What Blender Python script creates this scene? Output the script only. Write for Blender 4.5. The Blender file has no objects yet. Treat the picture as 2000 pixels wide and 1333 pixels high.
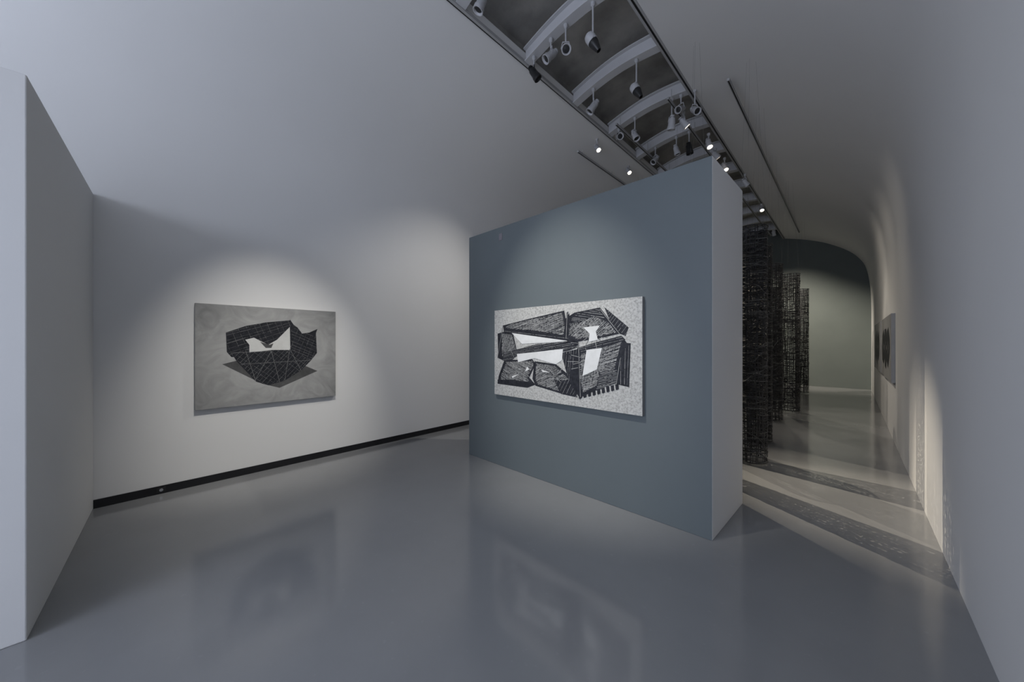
import bpy, bmesh, math, random
from mathutils import Vector, Matrix
random.seed(7)
S=1.6            # eye height in metres; room was measured in eye heights
F_PX=676.0; HOR=671.0
TH=math.radians(44.4); CS=math.cos(TH); SN=math.sin(TH)
sc=bpy.context.scene
sc.view_settings.view_transform='Standard'
sc.view_settings.look='None'
sc.view_settings.exposure=0.0

def ray(px,py):
    u=(px-1000)/F_PX; v=(HOR-py)/F_PX
    return Vector((CS*u-SN, CS+SN*u, v))
EYE=Vector((0,0,S))
def hit(px,py,p,n):
    r=ray(px,py); p=Vector(p); n=Vector(n)
    return EYE+r*((p-EYE).dot(n)/r.dot(n))
def onY(px,py,y): return hit(px,py,(0,y*S,0),(0,1,0))

# ---------------- materials ----------------
def newmat(name):
    m=bpy.data.materials.new(name); m.use_nodes=True
    nt=m.node_tree; b=nt.nodes['Principled BSDF']; return m,nt,b
def paint(name,col,rough=0.7,var=0.03,scale=3.0,bump=0.02,spec=0.3,metal=0.0):
    m,nt,b=newmat(name)
    tc=nt.nodes.new('ShaderNodeTexCoord')
    n=nt.nodes.new('ShaderNodeTexNoise'); n.inputs['Scale'].default_value=scale; n.inputs['Detail'].default_value=6
    nt.links.new(tc.outputs['Object'],n.inputs['Vector'])
    cr=nt.nodes.new('ShaderNodeValToRGB')
    cr.color_ramp.elements[0].position=0.3; cr.color_ramp.elements[1].position=0.7
    cr.color_ramp.elements[0].color=(*[max(0,c*(1-var)) for c in col],1)
    cr.color_ramp.elements[1].color=(*[min(1,c*(1+var)) for c in col],1)
    nt.links.new(n.outputs['Fac'],cr.inputs['Fac'])
    nt.links.new(cr.outputs['Color'],b.inputs['Base Color'])
    b.inputs['Roughness'].default_value=rough
    b.inputs['Specular IOR Level'].default_value=spec
    b.inputs['Metallic'].default_value=metal
    if bump>0:
        n2=nt.nodes.new('ShaderNodeTexNoise'); n2.inputs['Scale'].default_value=120; n2.inputs['Detail'].default_value=3
        nt.links.new(tc.outputs['Object'],n2.inputs['Vector'])
        bp=nt.nodes.new('ShaderNodeBump'); bp.inputs['Strength'].default_value=bump; bp.inputs['Distance'].default_value=0.01
        nt.links.new(n2.outputs['Fac'],bp.inputs['Height']); nt.links.new(bp.outputs['Normal'],b.inputs['Normal'])
    return m
M_white=paint('white_wall_paint',(0.71,0.706,0.695),0.8,0.012,1.0)
M_slate=paint('slate_grey_paint',(0.100,0.117,0.123),0.55,0.03,1.5)
M_green=paint('dark_green_paint',(0.10,0.115,0.109),0.6,0.05,1.5)
M_black=paint('black_skirting',(0.012,0.012,0.014),0.5,0.2,4)
M_conc=paint('raw_concrete',(0.36,0.35,0.33),0.9,0.3,2.5,0.3)
M_rib=paint('rib_paint',(0.52,0.52,0.53),0.6,0.03,3)
M_lampw=paint('lamp_grey_enamel',(0.42,0.42,0.43),0.4,0.03,3,0)
M_lampb=paint('lamp_black',(0.02,0.02,0.02),0.35,0.1,3,0)
M_trk=paint('track_aluminium',(0.38,0.38,0.38),0.45,0.03,3,0)
M_wire=paint('woven_black_strips',(0.024,0.024,0.026),0.5,0.5,14,0)
M_wire2=paint('woven_grey_strips',(0.10,0.10,0.097),0.5,0.4,14,0)
M_frame=paint('window_frame_paint',(0.1,0.1,0.1),0.5,0.1,3,0)
M_metal=paint('steel',(0.5,0.5,0.5),0.3,0.05,3,0,0.5,1.0)
M_patch=paint('sensor_plate_paint',(0.16,0.145,0.16),0.6,0.1,40,0)

def emis(name,col,st):
    m,nt,b=newmat(name)
    b.inputs['Emission Color'].default_value=(*col,1); b.inputs['Emission Strength'].default_value=st
    b.inputs['Base Color'].default_value=(*col,1); return m
M_glow=emis('lit_lamp_lens',(1.0,0.86,0.66),30)

# floor
M_floor,nt,b=newmat('grey_epoxy_floor')
tc=nt.nodes.new('ShaderNodeTexCoord')
n=nt.nodes.new('ShaderNodeTexNoise'); n.inputs['Scale'].default_value=0.9; n.inputs['Detail'].default_value=8; n.inputs['Roughness'].default_value=0.6
nt.links.new(tc.outputs['Object'],n.inputs['Vector'])
cr=nt.nodes.new('ShaderNodeValToRGB'); cr.color_ramp.elements[0].position=.3; cr.color_ramp.elements[1].position=.72
cr.color_ramp.elements[0].color=(0.222,0.226,0.230,1); cr.color_ramp.elements[1].color=(0.252,0.256,0.260,1)
nt.links.new(n.outputs['Fac'],cr.inputs['Fac'])
v=nt.nodes.new('ShaderNodeTexNoise'); v.inputs['Scale'].default_value=22; v.inputs['Detail'].default_value=4
nt.links.new(tc.outputs['Object'],v.inputs['Vector'])
cr2=nt.nodes.new('ShaderNodeValToRGB'); cr2.color_ramp.elements[0].position=.66; cr2.color_ramp.elements[1].position=.74
cr2.color_ramp.elements[0].color=(0,0,0,1); cr2.color_ramp.elements[1].color=(.25,.25,.25,1)
nt.links.new(v.outputs['Fac'],cr2.inputs['Fac'])
mx=nt.nodes.new('ShaderNodeMix'); mx.data_type='RGBA'; mx.inputs[7].default_value=(0.30,0.305,0.31,1)
nt.links.new(cr2.outputs['Color'],mx.inputs[0]); nt.links.new(cr.outputs['Color'],mx.inputs[6])
nt.links.new(mx.outputs[2],b.inputs['Base Color'])
mr=nt.nodes.new('ShaderNodeMapRange'); mr.inputs[3].default_value=0.08; mr.inputs[4].default_value=0.17
nt.links.new(n.outputs['Fac'],mr.inputs[0]); nt.links.new(mr.outputs[0],b.inputs['Roughness'])
b.inputs['Specular IOR Level'].default_value=0.75
n3=nt.nodes.new('ShaderNodeTexNoise'); n3.inputs['Scale'].default_value=4; n3.inputs['Detail'].default_value=2
nt.links.new(tc.outputs['Object'],n3.inputs['Vector'])
bp=nt.nodes.new('ShaderNodeBump'); bp.inputs['Strength'].default_value=0.05; bp.inputs['Distance'].default_value=0.01
nt.links.new(n3.outputs['Fac'],bp.inputs['Height']); nt.links.new(bp.outputs['Normal'],b.inputs['Normal'])

# ---------------- mesh helpers ----------------
def mkobj(name,verts,faces,mats,fm=None,smooth=False,origin=None,parent=None):
    if origin is None:
        o=Vector((0,0,0))
    else: o=Vector(origin)
    me=bpy.data.meshes.new(name)
    me.from_pydata([tuple(Vector(v)-o) for v in verts],[],faces)
    for m in mats: me.materials.append(m)
    if fm:
        for p,i in zip(me.polygons,fm): p.material_index=i
    if smooth:
        for p in me.polygons: p.use_smooth=True
    me.update()
    ob=bpy.data.objects.new(name,me); ob.location=o
    sc.collection.objects.link(ob)
    if parent: ob.parent=parent
    return ob
class MB:
    def __init__(s): s.v=[];s.f=[];s.m=[]
    def box(s,x0,x1,y0,y1,z0,z1,m=0):
        b=len(s.v)
        s.v+=[Vector(p) for p in [(x0,y0,z0),(x1,y0,z0),(x1,y1,z0),(x0,y1,z0),(x0,y0,z1),(x1,y0,z1),(x1,y1,z1),(x0,y1,z1)]]
        s.f+=[[b+i for i in q] for q in [(0,3,2,1),(4,5,6,7),(0,1,5,4),(1,2,6,5),(2,3,7,6),(3,0,4,7)]]
        s.m+=[m]*6
    def poly(s,pts,m=0):
        b=len(s.v); s.v+=[Vector(p) for p in pts]; s.f.append(list(range(b,b+len(pts)))); s.m.append(m)
    def lathe(s,p,axis,prof,m=0,seg=20,mats=None):
        a=Vector(axis).normalized(); p=Vector(p)
        t=a.orthogonal().normalized(); w=a.cross(t)
        b=len(s.v)
        for (d,r) in prof:
            for k in range(seg):
                an=2*math.pi*k/seg
                s.v.append(p+a*d+(t*math.cos(an)+w*math.sin(an))*r)
        for i in range(len(prof)-1):
            for k in range(seg):
                k2=(k+1)%seg
                s.f.append([b+i*seg+k,b+i*seg+k2,b+(i+1)*seg+k2,b+(i+1)*seg+k]); s.m.append(mats[i] if mats else m)
    def tube(s,p,q,r,m=0,seg=8):
        p=Vector(p);q=Vector(q); L=(q-p).length
        s.lathe(p,q-p,[(0,0.0001),(0,r),(L,r),(L,0.0001)],m,seg)
    def obj(s,name,mats,smooth=False,origin=None,parent=None):
        return mkobj(name,s.v,s.f,mats,s.m,smooth,origin,parent)

# ---------------- room shell ----------------
Y0=-3.4; Y1=10.7
XR=0.313
def xl(y): return -3.272-0.032*(y+0.276)   # left wall, very slightly splayed
right=[(.313,1.75),(.309,1.95),(.30,2.15),(.27,2.43),(.235,2.62),(.18,2.77),(.06,2.95),(-.1,3.10),(-.3,3.235),(-.525,3.355),(-.85,3.475),(-1.16,3.56)]
def cat(pts,n=6):
    out=[]
    P=[pts[0]]+pts+[pts[-1]]
    for i in range(1,len(P)-2):
        for k in range(n):
            t=k/n
            out.append(tuple(0.5*((2*P[i][j])+(-P[i-1][j]+P[i+1][j])*t+(2*P[i-1][j]-5*P[i][j]+4*P[i+1][j]-P[i+2][j])*t*t+(-P[i-1][j]+3*P[i][j]-3*P[i+1][j]+P[i+2][j])*t**3) for j in range(2)))
    out.append(pts[-1]); return out
rp=cat(right)
MID=-1.5
def sheet(name,profA,profB,mat,ya=Y0,yb=Y1,smooth=True):
    vs=[Vector((x*S,ya*S,z*S)) for x,z in profA]+[Vector((x*S,yb*S,z*S)) for x,z in profB]
    n=len(profA)
    fs=[[i,i+1,n+i+1,n+i] for i in range(n-1)]
    return mkobj(name,vs,fs,[mat],smooth=smooth)
def leftprof(y,xend=-2.07):
    w=xl(y); out=[]
    for x,z in rp:
        k=(XR-x)/(XR-MID)
        X=w+(MID-w)*k
        out.append((X,z))
    o2=[]
    for i,(x,z) in enumerate(out):
        if x<xend: o2.append((x,z))
        else:
            xp,zp=out[i-1]; t=(xend-xp)/(x-xp); o2.append((xend,zp+(z-zp)*t)); break
    return o2
lpA=leftprof(Y0); lpB=leftprof(Y1)
def resamp(p,n):
    out=[]
    for i in range(n):
        f=i*(len(p)-1)/(n-1); a=int(math.floor(f)); b2=min(a+1,len(p)-1); t=f-a
        out.append((p[a][0]*(1-t)+p[b2][0]*t,p[a][1]*(1-t)+p[b2][1]*t))
    return out
lpA=resamp(lpA,64); lpB=resamp(lpB,64)
XS0=-1.16; XS1=-2.07; ZS0=3.56; ZS1=lpA[-1][1]
vs=[];fs=[];fm=[]
def addsheet(pa,pb,mi):
    b0=len(vs); n=len(pa)
    vs.extend([Vector((x*S,Y0*S,z*S)) for x,z in pa]+[Vector((x*S,Y1*S,z*S)) for x,z in pb])
    for i in range(n-1): fs.append([b0+i,b0+i+1,b0+n+i+1,b0+n+i]); fm.append(mi)
addsheet(rp,rp,0); addsheet(lpA,lpB,0)
ROOF=3.84
addsheet([(XS0,ZS0),(XS0,ZS0+.09)],[(XS0,ZS0),(XS0,ZS0+.09)],0)
addsheet([(XS0,ZS0+.09),(XS0+.12,ZS0+.09),(XS0+.12,ROOF-.03)],[(XS0,ZS0+.09),(XS0+.12,ZS0+.09),(XS0+.12,ROOF-.03)],1)
addsheet([(XS1,ZS1),(XS1,ZS1+.10)],[(XS1,lpB[-1][1]),(XS1,ZS1+.10)],0)
addsheet([(XS1,ZS1+.10),(XS1-.10,ZS1+.10),(XS1-.10,ROOF-.08)],[(XS1,ZS1+.10),(XS1-.10,ZS1+.10),(XS1-.10,ROOF-.08)],1)
arc=[]
for i in range(13):
    t=i/12; x=(XS0+.12)+(XS1-.10-XS0-.12)*t
    arc.append((x,ROOF-.03-.05*t+0.05*math.sin(math.pi*t)))
addsheet(arc,arc,1)
ceil=mkobj('ceiling',vs,fs,[M_white,M_conc],fm,smooth=True)
sheet('wall_right',[(XR,0),(XR,1.75)],[(XR,0),(XR,1.75)],M_white)
sheet('wall_left',[(xl(Y0),0),(xl(Y0),1.75)],[(xl(Y1),0),(xl(Y1),1.75)],M_white)
mb=MB(); prof=[(XR,0)]+rp+[(XS0,ROOF),(XS1,ROOF)]+lpB[::-1]+[(xl(Y1),0)]
mb.poly([(x*S,Y1*S,z*S) for x,z in prof]); mb.obj('wall_far',[M_green])
mb=MB()
xa=xl(Y0)*S; xb=XR*S; yy=Y0*S
mb.box(xa,xb,yy-.2,yy,0,.15); mb.box(xa,xb,yy-.2,yy,4.6,ROOF*S); mb.box(xa,xa+.25,yy-.2,yy,.15,4.6); mb.box(xb-.25,xb,yy-.2,yy,.15,4.6)
mb.obj('wall_back',[M_white])
mb=MB()
for i in range(6):
    x=xa+.25+(xb-xa-.5)*i/5; mb.box(x-.03,x+.03,yy-.14,yy-.06,.15,4.6)
for z in (.18,1.6,3.1,4.57): mb.box(xa+.25,xb-.25,yy-.13,yy-.07,z-.03,z+.03)
mb.obj('window_1',[M_frame])
mb=MB(); mb.box(xl(Y1)*S-.2,XR*S+.2,Y0*S-.3,Y1*S+.2,-.1,0); mb.obj('floor',[M_floor])
vs=[];w=.012
for (x,y) in [(xl(-.28)*S,-.276*S),(xl(Y1)*S,Y1*S)]:
    vs+=[(x,y,0),(x+w,y,0),(x+w,y,.083),(x,y,.083)]
mkobj('baseboard_left',vs,[[0,1,5,4],[1,2,6,5],[2,3,7,6],[0,3,2,1],[4,5,6,7]],[M_black])
p=hit(315,957,(xl(0)*S+.012,0,0),(1,.032,0))
mb=MB(); mb.box(p.x-.002,p.x+.012,p.y-.035,p.y+.035,p.z-.022,p.z+.022,0); mb.lathe((p.x+.012,p.y,p.z),(1,0,0),[(0,.016),(.004,.014),(.004,.001)],1,16)
mb.obj('wall_socket',[M_lampb,M_metal],origin=p)

# ---------------- partitions ----------------
def partition(name,foot,z1,front):
    mb=MB(); n=4
    mb.v=[Vector((x*S,y*S,0)) for x,y in foot]+[Vector((x*S,y*S,z1*S)) for x,y in foot]
    mb.f=[[3,2,1,0],[4,5,6,7],[0,1,5,4],[1,2,6,5],[2,3,7,6],[3,0,4,7]]; mb.m=[0]*6
    if front: mb.m[2]=1
    cx=sum(f[0] for f in foot)/4*S; cy=sum(f[1] for f in foot)/4*S
    ob=mb.obj(name,[M_white,M_slate],origin=(cx,cy,0))
    bv=ob.modifiers.new('b','BEVEL'); bv.width=.006; bv.segments=2; bv.limit_method='ANGLE'
    return ob
partition('partition_wall',[(-2.456,1.955),(-.50,1.955),(-.482,2.545),(-2.456,2.545)],1.951,True)
partition('partition_block',[(xl(-1.7)+.001,-1.7),(-1.97,-1.7),(-1.98,-.310),(xl(-.276)+.001,-.276)],1.904,False)
p=onY(978,461,1.955)
mb=MB(); mb.box(p.x-.03,p.x+.03,p.y-.004,p.y,p.z-.06,p.z+.03); mb.obj('sensor_plate',[M_patch],origin=p)

# ---------------- ceiling slot ribs ----------------
def slotz(x):
    t=(x-XS0)/(XS1-XS0); return ZS0*(1-t)+ZS1*t+0.055*math.sin(math.pi*t)
ribY=[-1.4+.74*i for i in range(16)]
ribY=[y for y in ribY if y<10.5]
for y in ribY:
    mb=MB(); N=14
    def strip(za,zb,ya,yb):
        b=len(mb.v)
        for i in range(N+1):
            x=XS0+(XS1-XS0)*i/N; z=slotz(x)
            for (Y,Z) in ((ya,z+za),(yb,z+za),(yb,z+zb),(ya,z+zb)): mb.v.append(Vector((x*S,Y*S,Z*S)))
        for i in range(N):
            for k in range(4):
                k2=(k+1)%4
                mb.f.append([b+i*4+k,b+i*4+k2,b+(i+1)*4+k2,b+(i+1)*4+k]); mb.m.append(0)
    strip(0,.012,y-.042,y+.042); strip(.012,.12,y-.012,y+.012); strip(.12,.132,y-.042,y+.042)
    mb.obj('ceiling_rib',[M_rib],origin=((XS0+XS1)/2*S,y*S,ROOF*S-.4))
mb=MB()
mb.box((XS0-.03)*S,(XS0-.012)*S,Y0*S,Y1*S,ZS0*S-.01,ZS0*S+.03,0); mb.box((XS0-.012)*S,(XS0+.004)*S,Y0*S,Y1*S,ZS0*S-.006,ZS0*S+.02,1); mb.box((XS0+.004)*S,(XS0+.02)*S,Y0*S,Y1*S,ZS0*S-.012,ZS0*S+.03,0)
mb.obj('trim_1',[M_trk,M_lampb])
mb=MB(); mb.box((XS1-.016)*S,(XS1-.006)*S,Y0*S,Y1*S,ZS1*S-.012,ZS1*S+.01,1); mb.box((XS1-.006)*S,(XS1+.014)*S,Y0*S,Y1*S,ZS1*S-.012,ZS1*S+.03,0)
mb.obj('trim_2',[M_trk,M_lampb])
tracks=[(-.332,3.42,3.65,9.75),(-.533,3.46,3.57,9.8),(-.764,3.45,3.57,9.8),(-1.015,3.34,3.57,9.7)]
for k,z,ya,yb in tracks:
    x=k*(z-1)
    mb=MB(); mb.box(x*S-.018,x*S+.018,ya*S,yb*S,z*S-.02,z*S+.015,0); mb.box(x*S-.008,x*S+.008,ya*S+.01,yb*S-.01,z*S-.0215,z*S-.0195,1)
    y=ya+.1
    while y<yb:
        mb.tube((x*S,y*S,z*S),(x*S,y*S,z*S+(.14 if -1.1>x>-2.1 else .05)*S),.006,0,6); y+=.74
    mb.obj('lighting_track',[M_trk,M_lampb],origin=(x*S,(ya+yb)/2*S,z*S))

# ---------------- spotlights ----------------
def spotlamp(head,aim,topz,lit=False,power=0,cone=50,blend=.6,rad=.03,col=(1,.9,.76),size=1.0,dark=False,snoot=False):
    head=Vector(head); d=(Vector(aim)-head).normalized()
    mb=MB(); r=.043*size; L=.17*size
    side=d.cross(Vector((0,0,1))).normalized()
    body=1 if dark else 0
    if snoot:
        # round housing with a tapering black snoot; the lamp sits deep inside
        mb.lathe(head-d*L*.5,d,[(0,.001),(L*.02,r*.7),(L*.08,r*.95),(L*.2,r*1.12),(L*.45,r*1.12),(L*.5,r*1.05)],0,20)
        mb.lathe(head-d*L*.5,d,[(L*.5,r*1.0),(L*.62,r*1.0),(L*1.1,r*.5),(L*1.1,r*.42),(L*.7,r*.8),(L*.66,.001)],1,20)
    else:
        mb.lathe(head-d*L*.5,d,[(0,.001),(0,r*.62),(L*.1,r*.7),(L*.12,r*.5),(L*.17,r*.5),(L*.19,r*.8),(L*.3,r*.95),(L*.72,r),(L*.76,r*1.12),(L,r*1.15),(L,r*.98),(L*.9,r*.8)],body,20)
        mb.lathe(head-d*L*.5,d,[(L*.9,r*.82),(L*.92,r*.4),(L*.93,.001)],2 if lit else 1,20)
    up=Vector((head.x,head.y,topz)); k=Vector((head.x,head.y,head.z+r*1.7))
    for s in (-1,1):
        mb.tube(head+side*s*r*1.12,k+side*s*r*.75,.006,body,6)
    mb.tube(k-side*r*.8,k+side*r*.8,.007,body,6)
    mb.tube(k,up-Vector((0,0,.03)),.011,0,8)
    mb.lathe(up,(0,0,-1),[(0,.001),(0,.028),(.035,.028),(.05,.014),(.05,.001)],0,14)
    ob=mb.obj('track_spotlight',[M_lampw,M_lampb,M_glow],smooth=True,origin=head)
    md=ob.modifiers.new('e','EDGE_SPLIT'); md.split_angle=math.radians(40)
    if power>0:
        ld=bpy.data.lights.new('spot_beam','SPOT'); ld.energy=power; ld.color=col; ld.spot_size=math.radians(cone); ld.spot_blend=blend; ld.shadow_soft_size=rad
        lo=bpy.data.objects.new('spot_beam',ld); lo.parent=ob
        lo.location=d*(L*(.64 if snoot else .56)); lo.rotation_mode='QUATERNION'; lo.rotation_quaternion=d.to_track_quat('-Z','Y')
        sc.collection.objects.link(lo)
    return ob
def top_at(x,y=None):
    return slotz(x/S)*S if XS1*S<x<XS0*S else (ZS0*S if x>=XS0*S else ZS1*S)
W=lambda x,y,z:Vector((x*S,y*S,z*S))
ribs=sorted(ribY,key=lambda y:abs(y-2.3)); R1=ribs[0]; R0=R1-.74; R2=R1+.74; R3=R2+.74; R4=R3+.74
for px,py,y,aim,dk,sz in [
    (1076,108,R1,(-.6,-.9,-1),0,1.25),(1105,96,R1,(.6,-.7,-.8),0,1.25),(1043,143,R1,(.3,.3,-.6),1,1.2),
    (940,5,R0,(-.3,-.3,-1),0,1.2),
    (1209,268,R3,(.8,-.9,-.5),0,1.25),(1240,264,R3,(.4,-.1,-.9),0,1.25),(1312,240,R3,(-.2,.2,-1),0,1.3),(1330,213,R3,(-.2,-.9,-.5),0,1.2),(1357,215,R3,(.5,-.4,-.6),0,1.2),
    (1280,312,R4,(-.2,-.5,-.6),0,1.2),(1321,293,R4,(.2,.1,-.9),0,1.2),(1346,290,R4,(.1,.1,-1),1,1.3)]:
    p=onY(px,py,y)
    spotlamp(p,p+Vector(aim),top_at(p.x),dark=bool(dk),size=sz)
WARM=(1,.88,.70)
for px,py,y,aim in [(1158,82,R1,(.2,3.3,.1)),(1243,177,R2,(.3,3.3,.1))]:
    p=onY(px,py,y); spotlamp(p,W(*aim),top_at(p.x),False,0,size=1.35,snoot=True)
# wall washer for the left wall
p=onY(1159,208,R2); spotlamp(p,W(-3.34,1.75,.60),top_at(p.x),False,270,62,1.0,.02,(1,.96,.9),1.3,snoot=False)
# the two artwork lamps (above the frame)
spotlamp(W(-1.22,.50,3.38),W(xl(.6),.66,.55),slotz(-1.22)*S,True,640,33,1.0,.03,(1,.96,.89))
spotlamp(W(-1.50,.15,3.38),W(-1.42,1.955,.84),slotz(-1.5)*S,True,880,36,1.0,.03,(1,.97,.9))
# along left slot edge: rake through the columns to the tunnel floor
spotlamp(onY(1166,289,3.71),W(.05,3.05,.0),ZS1*S,True,1150,25,.8,.005,WARM)
spotlamp(onY(1227,334,4.57),W(.0,3.4,.0),ZS1*S,True,650,26,.9,.005,WARM)
def trackz(x): return 3.46*S
for px,py,y,aim,pw,cone in [(1335,239,3.9,(.3,5.4,.9),60,70),(1384,280,4.51,(-.2,3.9,0),50,60),(1397,302,4.95,(.3,6.4,.9),80,70),(1415,326,5.25,(.1,4.4,0),80,60),(1455,356,5.96,(.3,7.6,.9),110,70),(1487,407,7.5,(-.1,5.6,0),240,60),(1511,455,9.14,(-1.0,10.7,1.0),650,80)]:
    p=onY(px,py,y); spotlamp(p,W(*aim),max(p.z+.12,min(trackz(0),top_at(p.x))),True,pw,cone,1.0,.012,size=1.15)
spotlamp(W(-2.39,7.0,3.22),W(.2,6.0,.2),3.33*S,True,240,50,1.0,.008)
spotlamp(W(-1.9,7.6,3.3),W(-.45,10.7,.8),ZS1*S,True,1500,48,1.0,.012)

# ---------------- hanging woven columns ----------------
def column(x,y,h,rad,z0=.03,seed=0):
    rnd=random.Random(seed); mb=MB(); cx,cy=x*S,y*S; H=h*S
    SEG=36
    def ring(z,r,hh,th,tx,ty,wob,ph,m,a0=0,a1=2*math.pi):
        b=len(mb.v); n=max(4,int(SEG*(a1-a0)/(2*math.pi)))
        for k in range(n+1):
            a=a0+(a1-a0)*k/n
            rr=r*(1+.02*math.sin(3*a+ph)); zz=z+tx*math.cos(a)+ty*math.sin(a)+wob*math.sin(5*a+ph)
            zz=min(max(zz,z0+.003),z0+H-.003)
            for (dr,dz) in ((0,-hh),(th,0),(0,hh),(-th,0)):
                mb.v.append(Vector((cx+(rr+dr)*math.cos(a),cy+(rr+dr)*math.sin(a),zz+dz)))
        for k in range(n):
            for j in range(4):
                j2=(j+1)%4
                mb.f.append([b+k*4+j,b+(k+1)*4+j,b+(k+1)*4+j2,b+k*4+j2]); mb.m.append(m)
    z=z0
    while z<z0+H:
        ring(z,rad,rnd.uniform(.003,.007),.003,rnd.uniform(-.02,.02),rnd.uniform(-.02,.02),rnd.uniform(0,.008),rnd.uniform(0,6),0 if rnd.random()<.78 else 1)
        z+=rnd.uniform(.016,.036)
    for i in range(140):
        a0=rnd.uniform(0,6.28); ring(z0+rnd.uniform(.05,.98)*H,rad*rnd.uniform(.95,1.02),rnd.uniform(.003,.007),.003,rnd.uniform(-.16,.16),rnd.uniform(-.16,.16),.02,rnd.uniform(0,6),1 if rnd.random()<.4 else 0,a0,a0+rnd.uniform(1.2,3.5))
    for z in (z0+.004,z0+H): ring(z,rad*1.01,.007,.006,0,0,0,0,0)
    for i in range(36):
        a=2*math.pi*i/36+rnd.uniform(-.06,.06); n=22; b=len(mb.v); ph=rnd.uniform(0,6); am=rnd.uniform(.02,.09)
        wd=rnd.uniform(.003,.008)
        for k in range(n+1):
            zz=z0+H*k/n; aa=a+am*math.sin(zz*rnd.uniform(3.6,4)+ph)
            c,s_=math.cos(aa),math.sin(aa)
            for sg in (-1,1):
                mb.v.append(Vector((cx+rad*c-sg*wd*s_,cy+rad*s_+sg*wd*c,zz)))
        for k in range(n): mb.f.append([b+2*k,b+2*k+1,b+2*k+3,b+2*k+2]); mb.m.append(0)
    zc=3.44*S
    for i in range(3):
        a=2*math.pi*i/3+.5
        mb.tube((cx+rad*math.cos(a),cy+rad*math.sin(a),z0+H),(cx+rad*.3*math.cos(a),cy+rad*.3*math.sin(a),zc),.0007,1,5)
    mb.obj('hanging_woven_column',[M_wire,M_wire2],origin=(cx,cy,z0))
cols=[(-.605,3.50,1.95,.185),(-.665,4.3,1.98,.165),(-.725,5.57,2.0,.17),(-.655,6.54,2.0,.20),(-.70,9.0,2.06,.17),
      (-.90,3.06,1.97,.13),(-1.35,4.0,1.97,.17),(-1.5,5.0,2.0,.19),(-1.45,6.3,2.0,.18),(-1.5,7.8,2.0,.18),(-2.2,4.9,2.0,.18),(-2.3,6.1,2.0,.18),(-1.12,6.9,2.0,.18),(-1.02,7.9,2.0,.17)]  # those hidden by the partition are added for shadows; first shapes floor streaks
for i,c in enumerate(cols): column(*c,seed=i+3)

# ---------------- artworks ----------------
def art_mat(name,c0,c1,scale,rough=.55,aniso=None,pos=(.35,.65),detail=10):
    m,nt,b=newmat(name); tc=nt.nodes.new('ShaderNodeTexCoord'); mp=nt.nodes.new('ShaderNodeMapping')
    if aniso: mp.inputs['Scale'].default_value=aniso
    nt.links.new(tc.outputs['Object'],mp.inputs['Vector'])
    n=nt.nodes.new('ShaderNodeTexNoise'); n.inputs['Scale'].default_value=scale; n.inputs['Detail'].default_value=detail; n.inputs['Roughness'].default_value=.7
    nt.links.new(mp.outputs[0],n.inputs['Vector'])
    cr=nt.nodes.new('ShaderNodeValToRGB'); cr.color_ramp.elements[0].position=pos[0]; cr.color_ramp.elements[1].position=pos[1]
    cr.color_ramp.elements[0].color=(*c0,1); cr.color_ramp.elements[1].color=(*c1,1)
    nt.links.new(n.outputs['Fac'],cr.inputs['Fac']); nt.links.new(cr.outputs['Color'],b.inputs['Base Color'])
    b.inputs['Roughness'].default_value=rough; b.inputs['Specular IOR Level'].default_value=.25
    return m
A_paper=art_mat('speckled_paper',(.22,.22,.205),(.44,.435,.41),48,pos=(.34,.56),detail=12)
A_ink=art_mat('black_ink',(.006,.007,.010),(.025,.026,.032),20)
A_line=art_mat('carved_line',(.25,.25,.24),(.43,.43,.41),30)
A_white=art_mat('blank_paper',(.55,.55,.53),(.64,.64,.62),5)
A_edge=paint('board_edge',(.3,.3,.3),.6,.05,5,0)
A_shadowink=art_mat('grey_ink',(.06,.06,.06),(.10,.10,.10),6)
A_greyline=art_mat('grey_line',(.10,.10,.10),(.2,.2,.2),30)
A_ground,nt,b=newmat('brushed_grey_ground')
tc=nt.nodes.new('ShaderNodeTexCoord')
n=nt.nodes.new('ShaderNodeTexNoise'); n.inputs['Scale'].default_value=3.5; n.inputs['Detail'].default_value=9; n.inputs['Distortion'].default_value=2.4
nt.links.new(tc.outputs['Object'],n.inputs['Vector'])
ln=nt.nodes.new('ShaderNodeVectorMath'); ln.operation='LENGTH'; nt.links.new(tc.outputs['Object'],ln.inputs[0])
m1=nt.nodes.new('ShaderNodeMath'); m1.operation='MULTIPLY_ADD'; m1.inputs[1].default_value=-.75; m1.inputs[2].default_value=.85
nt.links.new(ln.outputs['Value'],m1.inputs[0])
m2=nt.nodes.new('ShaderNodeMath'); m2.operation='MULTIPLY_ADD'; m2.inputs[1].default_value=.7; nt.links.new(n.outputs['Fac'],m2.inputs[0]); nt.links.new(m1.outputs[0],m2.inputs[2])
cr=nt.nodes.new('ShaderNodeValToRGB'); cr.color_ramp.elements[0].position=.35; cr.color_ramp.elements[1].position=1.0
cr.color_ramp.elements[0].color=(.17,.17,.168,1); cr.color_ramp.elements[1].color=(.40,.40,.39,1)
nt.links.new(m2.outputs[0],cr.inputs['Fac']); nt.links.new(cr.outputs['Color'],b.inputs['Base Color']); b.inputs['Roughness'].default_value=.6

def clip(p,d,poly):
    ts=[]; n=len(poly)
    for i in range(n):
        a=poly[i]; b=poly[(i+1)%n]; ex,ey=b[0]-a[0],b[1]-a[1]
        den=d[0]*ey-d[1]*ex
        if abs(den)<1e-9: continue
        t=((a[0]-p[0])*ey-(a[1]-p[1])*ex)/den; s=((a[0]-p[0])*d[1]-(a[1]-p[1])*d[0])/den
        if 0<=s<1: ts.append(t)
    ts.sort(); return [(ts[i],ts[i+1]) for i in range(0,len(ts)-1,2)]

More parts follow.
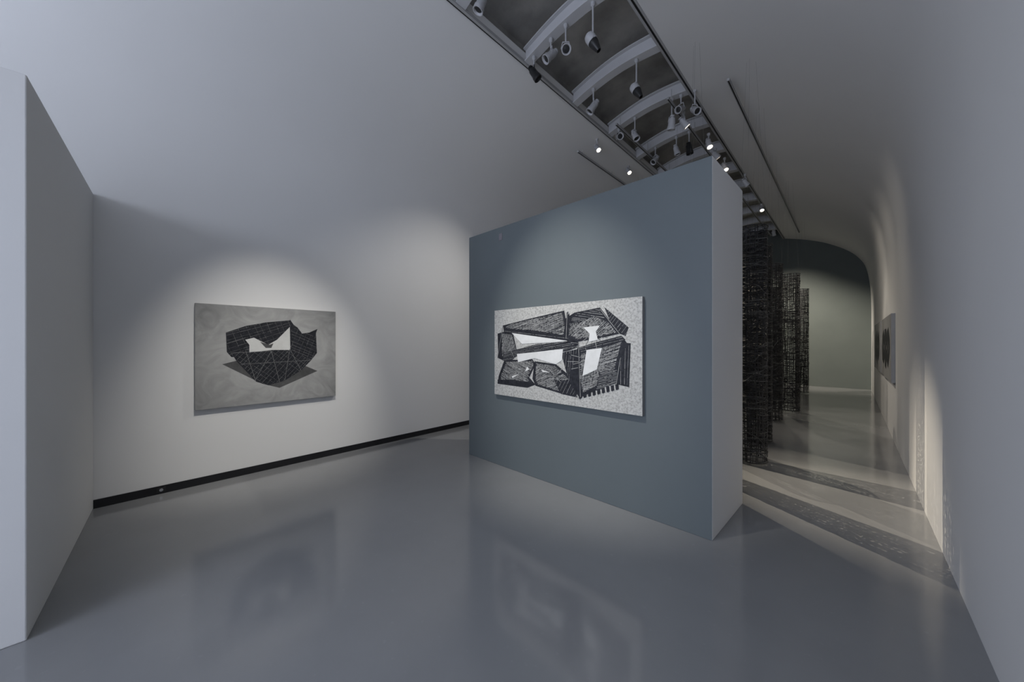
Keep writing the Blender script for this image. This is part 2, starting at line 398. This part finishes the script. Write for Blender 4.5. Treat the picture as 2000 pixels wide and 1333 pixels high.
class Art:
    def __init__(s,o,ax,nrm,thick,corn):
        s.n=Vector(nrm).normalized(); s.o=Vector(o)+s.n*thick; s.ax=Vector(ax).normalized(); s.th=thick; s.mb=MB()
        s.rnd=random.Random(4)
        a=[s.px(*c) for c in corn]
        s.x0=(a[0][0]+a[3][0])/2; s.x1=(a[1][0]+a[2][0])/2; s.z1=(a[0][1]+a[1][1])/2; s.z0=(a[2][1]+a[3][1])/2
        P=lambda x,z,off: s.o+s.ax*x+Vector((0,0,z-s.o.z))+s.n*off
        s.P=P
        c=[(s.x0,s.z0),(s.x1,s.z0),(s.x1,s.z1),(s.x0,s.z1)]
        s.mb.poly([P(x,z,0) for x,z in c],0)
        s.mb.poly([P(x,z,-thick+.001) for x,z in c],1)
        for i in range(4):
            j=(i+1)%4
            s.mb.poly([P(*c[i],0),P(*c[i],-thick+.001),P(*c[j],-thick+.001),P(*c[j],0)],1)
        s.off=.0001
    def px(s,px,py):
        w=hit(px,py,s.o,s.n); return ((w-s.o).dot(s.ax),w.z)
    def shape(s,pp,m,hatch=None,lm=3,gap=.1):
        q=[s.px(*p) for p in pp]; s.off+=.00006
        s.mb.poly([s.P(x,z,s.off) for x,z in q],m)
        if hatch:
            for (ang,sp,ww) in hatch:
                s.off+=.00004; s.hatch(q,ang,sp,ww,lm,gap)
    def hatch(s,q,ang,sp,ww,lm,gap):
        a=math.radians(ang); d=(math.cos(a),math.sin(a)); nn=(-d[1],d[0])
        pr=[x*nn[0]+z*nn[1] for x,z in q]; t=min(pr)+sp*.5
        while t<max(pr):
            da=math.radians(s.rnd.uniform(-1.5,1.5)); dd=(math.cos(a+da),math.sin(a+da)); cx=sum(x for x,z in q)/len(q); cz=sum(z for x,z in q)/len(q)
            cc=(cx*nn[0]+cz*nn[1]); p=(cx+nn[0]*(t-cc),cz+nn[1]*(t-cc))
            for (t0,t1) in clip(p,dd,q):
                u=t0+s.rnd.uniform(0,gap)*.2
                while u<t1-.004:
                    e=min(t1,u+s.rnd.uniform(.02,.14))
                    w0=ww*s.rnd.uniform(.4,1.2); w1=ww*s.rnd.uniform(.2,1)
                    A=(p[0]+dd[0]*u,p[1]+dd[1]*u); B=(p[0]+dd[0]*e,p[1]+dd[1]*e)
                    s.mb.poly([s.P(A[0]-nn[0]*w0/2,A[1]-nn[1]*w0/2,s.off),s.P(B[0]-nn[0]*w1/2,B[1]-nn[1]*w1/2,s.off),s.P(B[0]+nn[0]*w1/2,B[1]+nn[1]*w1/2,s.off),s.P(A[0]+nn[0]*w0/2,A[1]+nn[1]*w0/2,s.off)],lm)
                    u=e+s.rnd.uniform(.0,gap)*.18
            t+=sp*s.rnd.uniform(.7,1.3)
    def line(s,p,q,w,m):
        a=s.px(*p); b=s.px(*q); dx,dz=b[0]-a[0],b[1]-a[1]; L=math.hypot(dx,dz); nx,nz=-dz/L*w/2,dx/L*w/2; s.off+=.000008
        s.mb.poly([s.P(a[0]-nx,a[1]-nz,s.off),s.P(b[0]-nx,b[1]-nz,s.off),s.P(b[0]+nx,b[1]+nz,s.off),s.P(a[0]+nx,a[1]+nz,s.off)],m)
    def done(s,name,mats):
        return s.mb.obj(name,mats,origin=s.P((s.x0+s.x1)/2,(s.z0+s.z1)/2,-s.th))

A=Art(W(-1.5,1.955,1),(1,0,0),(0,-1,0),.045,[(965,607),(1253,580),(1256,814),(967,770)])
K,Wh,Ln=2,4,3
f1=.0042; s1=.0075
A.shape([(1180,600),(1228,640),(1222,657),(1200,648)],K,[(50,.03,.003)])
A.shape([(1206,668),(1232,671),(1229,757),(1204,751)],K,[(88,.04,.003)])
A.shape([(972,652),(986,648),(1002,650),(1010,688),(990,708),(973,700)],K)
A.shape([(980,652),(1000,653),(1008,686),(992,702),(980,696)],K,[(60,s1,f1)])
A.shape([(983,636),(1030,624),(1102,607),(1108,640),(1104,664),(984,650)],K)
A.shape([(989,636),(1030,626),(1098,611),(1103,640),(1100,655),(1040,646),(988,642)],K,[(14,s1,f1),(100,.05,.003)])
A.shape([(984,640),(1060,652),(1128,664),(1130,676),(1060,664),(985,652)],K,[(-6,.04,.003)])
A.shape([(983,690),(1050,672),(1112,668),(1132,678),(1104,688),(1008,697),(992,712),(982,704)],K,[(8,.016,.0035)])
A.shape([(985,704),(1040,702),(1046,712),(1034,738),(1046,752),(1030,758),(972,750),(974,735)],K)
A.shape([(988,707),(1040,705),(1042,714),(1030,738),(1034,746),(978,742),(978,736)],K,[(-20,s1,f1),(70,.05,.003)])
A.shape([(972,742),(1004,742),(1040,750),(1030,757),(972,750)],K)
A.shape([(1044,706),(1086,712),(1122,742),(1128,777),(1098,770),(1046,754),(1040,740)],K)
A.shape([(1047,710),(1084,715),(1112,742),(1086,745),(1092,765),(1050,752),(1045,740)],K,[(25,s1,f1)])
A.shape([(1082,742),(1122,744),(1128,777),(1096,770)],K,[(60,.04,.003)])
A.shape([(1096,690),(1128,682),(1134,776),(1112,748)],K,[(85,.03,.003)])
A.shape([(1105,622),(1122,611),(1172,601),(1196,632),(1212,652),(1168,662),(1128,668),(1106,660)],K)
A.shape([(1112,632),(1130,630),(1160,618),(1188,630),(1204,650),(1168,658),(1128,663),(1111,656)],K,[(35,s1,f1),(120,.04,.003)])
A.shape([(1114,624),(1128,612),(1170,604),(1186,626),(1160,618),(1126,634)],K,[(170,.02,.004)])
A.shape([(1128,680),(1168,668),(1214,656),(1226,672),(1212,700),(1204,742),(1166,762),(1132,778),(1114,750),(1120,712)],K)
A.shape([(1134,692),(1176,680),(1214,668),(1204,704),(1198,738),(1164,754),(1138,768),(1132,740)],K,[(18,s1,f1),(80,.04,.003)])
A.shape([(1128,680),(1214,656),(1222,664),(1176,678),(1136,690)],K,[(12,.03,.003)])
A.shape([(1170,726),(1205,722),(1206,748),(1164,764)],K,[(15,.012,.004)])
for cx,cy,r0,r1,n in [(1158,650,20,42,26),(1156,708,26,48,30),(1085,735,6,24,18)]:
    for i in range(n):
        a=6.283*i/n+A.rnd.uniform(-.1,.1)
        p=(cx+r0*math.cos(a),cy+r0*.7*math.sin(a)); q=(cx+r1*A.rnd.uniform(.7,1)*math.cos(a),cy+r1*.7*A.rnd.uniform(.7,1)*math.sin(a))
        if 985<q[0]<1203 and 630<q[1]<750: A.line(p,q,.004,K if i%3 else Ln)
for i in range(9):
    x=1130+i*9; y=778-i*2.2
    A.shape([(x,y-9),(x+6,y-10),(x+7,y+0),(x+3,y+2),(x+1,y+1)],K)
for i in range(5):
    A.shape([(1107+i*2.5,612+i*4),(1110+i*2.5,608+i*4),(1109+i*2,640)],K)
for p,q in [((983,636),(972,700)),((1108,612),(1106,662)),((1130,668),(1134,776)),((1204,751),(1212,700)),((1000,651),(1108,667)),((1010,710),(1035,738)),((1172,604),(1210,652)),((985,655),(1005,700)),((1120,712),(1200,690))]:
    A.line(p,q,.012,K); A.line(p,q,.004,Ln)
A.shape([(1000,651),(1108,666),(1096,668),(1020,672)],Wh)
A.shape([(1010,692),(1100,682),(1098,704),(1086,712),(1044,700),(1012,708)],Wh)
A.shape([(1140,640),(1172,636),(1164,648),(1168,664),(1150,668),(1152,652)],Wh)
A.shape([(1146,684),(1176,680),(1166,722),(1138,735)],Wh)
for q in [((1000,735),(1014,731),(1001,739)),((1058,722),(1074,728),(1060,727)),((1030,716),(1034,722),(1026,726))]: A.shape(q,Wh)
A.done('woodcut_artwork',[A_paper,A_edge,A_ink,A_line,A_white])

nl=Vector((1,.032,0)).normalized(); axl=Vector((-.032,1,0)).normalized()
B=Art((xl(.6)*S,.6*S,S),axl,nl,.05,[(382,594),(656,608),(655,772),(380,804)])
G=5
B.shape([(434,712),(482,700),(560,700),(620,725),(546,758),(512,750)],G)
B.shape([(441,650),(480,637),(520,630),(567,626),(574,640),(570,690),(486,696),(452,698),(443,688)],K,[(20,.045,.004),(110,.07,.003)])
B.shape([(567,630),(581,640),(590,652),(617,648),(619,690),(606,706),(568,690)],K,[(-25,.04,.004),(70,.06,.003)])
B.shape([(566,624),(573,634),(574,644),(568,642)],K)
B.shape([(604,650),(620,643),(614,660)],K)
B.shape([(452,690),(480,686),(530,684),(566,682),(608,704),(588,724),(556,744),(524,753),(500,746),(462,706)],K,[(50,.04,.004),(-40,.06,.003)])
B.shape([(479,664),(496,660),(512,668),(524,674),(541,664),(566,639),(567,684),(532,684),(487,689),(487,674)],Wh)
B.shape([(508,668),(526,674),(534,671),(530,680),(519,680)],G)
for p,q in [((480,686),(500,746)),((530,686),(546,746)),((530,686),(500,740)),((566,682),(556,744)),((566,682),(588,724)),((452,690),(530,686)),((441,672),(480,660)),((470,712),(608,704))]:
    B.line(p,q,.005,Ln)
B.done('canvas_artwork',[A_ground,A_edge,A_ink,A_greyline,A_white,A_shadowink])

def rart(y0,y1,seed):
    rnd=random.Random(seed); mb=MB(); X=XR*S-.001
    z0,z1=.608*S,1.297*S
    mb.box(X-.045,X,y0*S,y1*S,z0,z1,0)
    cy=(y0+y1)/2*S; cz=(z0+z1)/2
    off=.046
    for k,(oy,w,h) in enumerate([(-.55,.42,.40),(.0,.35,.46),(.55,.42,.38),(-.25,.3,.2),(.3,.3,.22)]):
        n=7; pts=[]
        for i in range(n):
            a=2*math.pi*i/n+rnd.uniform(-.2,.2); pts.append((X-off,cy+oy+w*math.cos(a),cz+h*math.sin(a)*rnd.uniform(.8,1.05)))
        mb.poly(pts,1); off+=.0003
        mb.poly([(X-off,cy+oy+.3*w*math.cos(2*math.pi*i/4+k),cz+.3*h*math.sin(2*math.pi*i/4+k)) for i in range(4)],2); off+=.0003
    mb.obj('woodcut_panel',[A_edge,A_ink,A_greyline],origin=(X,cy,cz))
rart(5.07,6.59,1); rart(6.8,8.44,2)

# ---------------- daylight through window behind ----------------
ld=bpy.data.lights.new('window_daylight','AREA'); ld.shape='RECTANGLE'; ld.size=5.0; ld.size_y=4.2; ld.energy=430; ld.color=(.75,.82,1.0)
lo=bpy.data.objects.new('window_daylight',ld); lo.location=(-2.35,Y0*S-.3,2.4)
lo.rotation_euler=(Vector((0,1,-.22)).to_track_quat('-Z','Y')).to_euler()
sc.collection.objects.link(lo)
w=bpy.data.worlds.new('world'); sc.world=w; w.use_nodes=True
bg=w.node_tree.nodes['Background']; bg.inputs[0].default_value=(.6,.68,.9,1); bg.inputs[1].default_value=.8

# ---------------- camera ----------------
cd=bpy.data.cameras.new('camera'); cd.sensor_width=36; cd.lens=F_PX/2000*36; cd.clip_start=.02
cd.shift_y=(HOR-666.5)/2000
co=bpy.data.objects.new('camera',cd); co.location=EYE; co.rotation_euler=(math.radians(90),0,TH)
sc.collection.objects.link(co); sc.camera=co
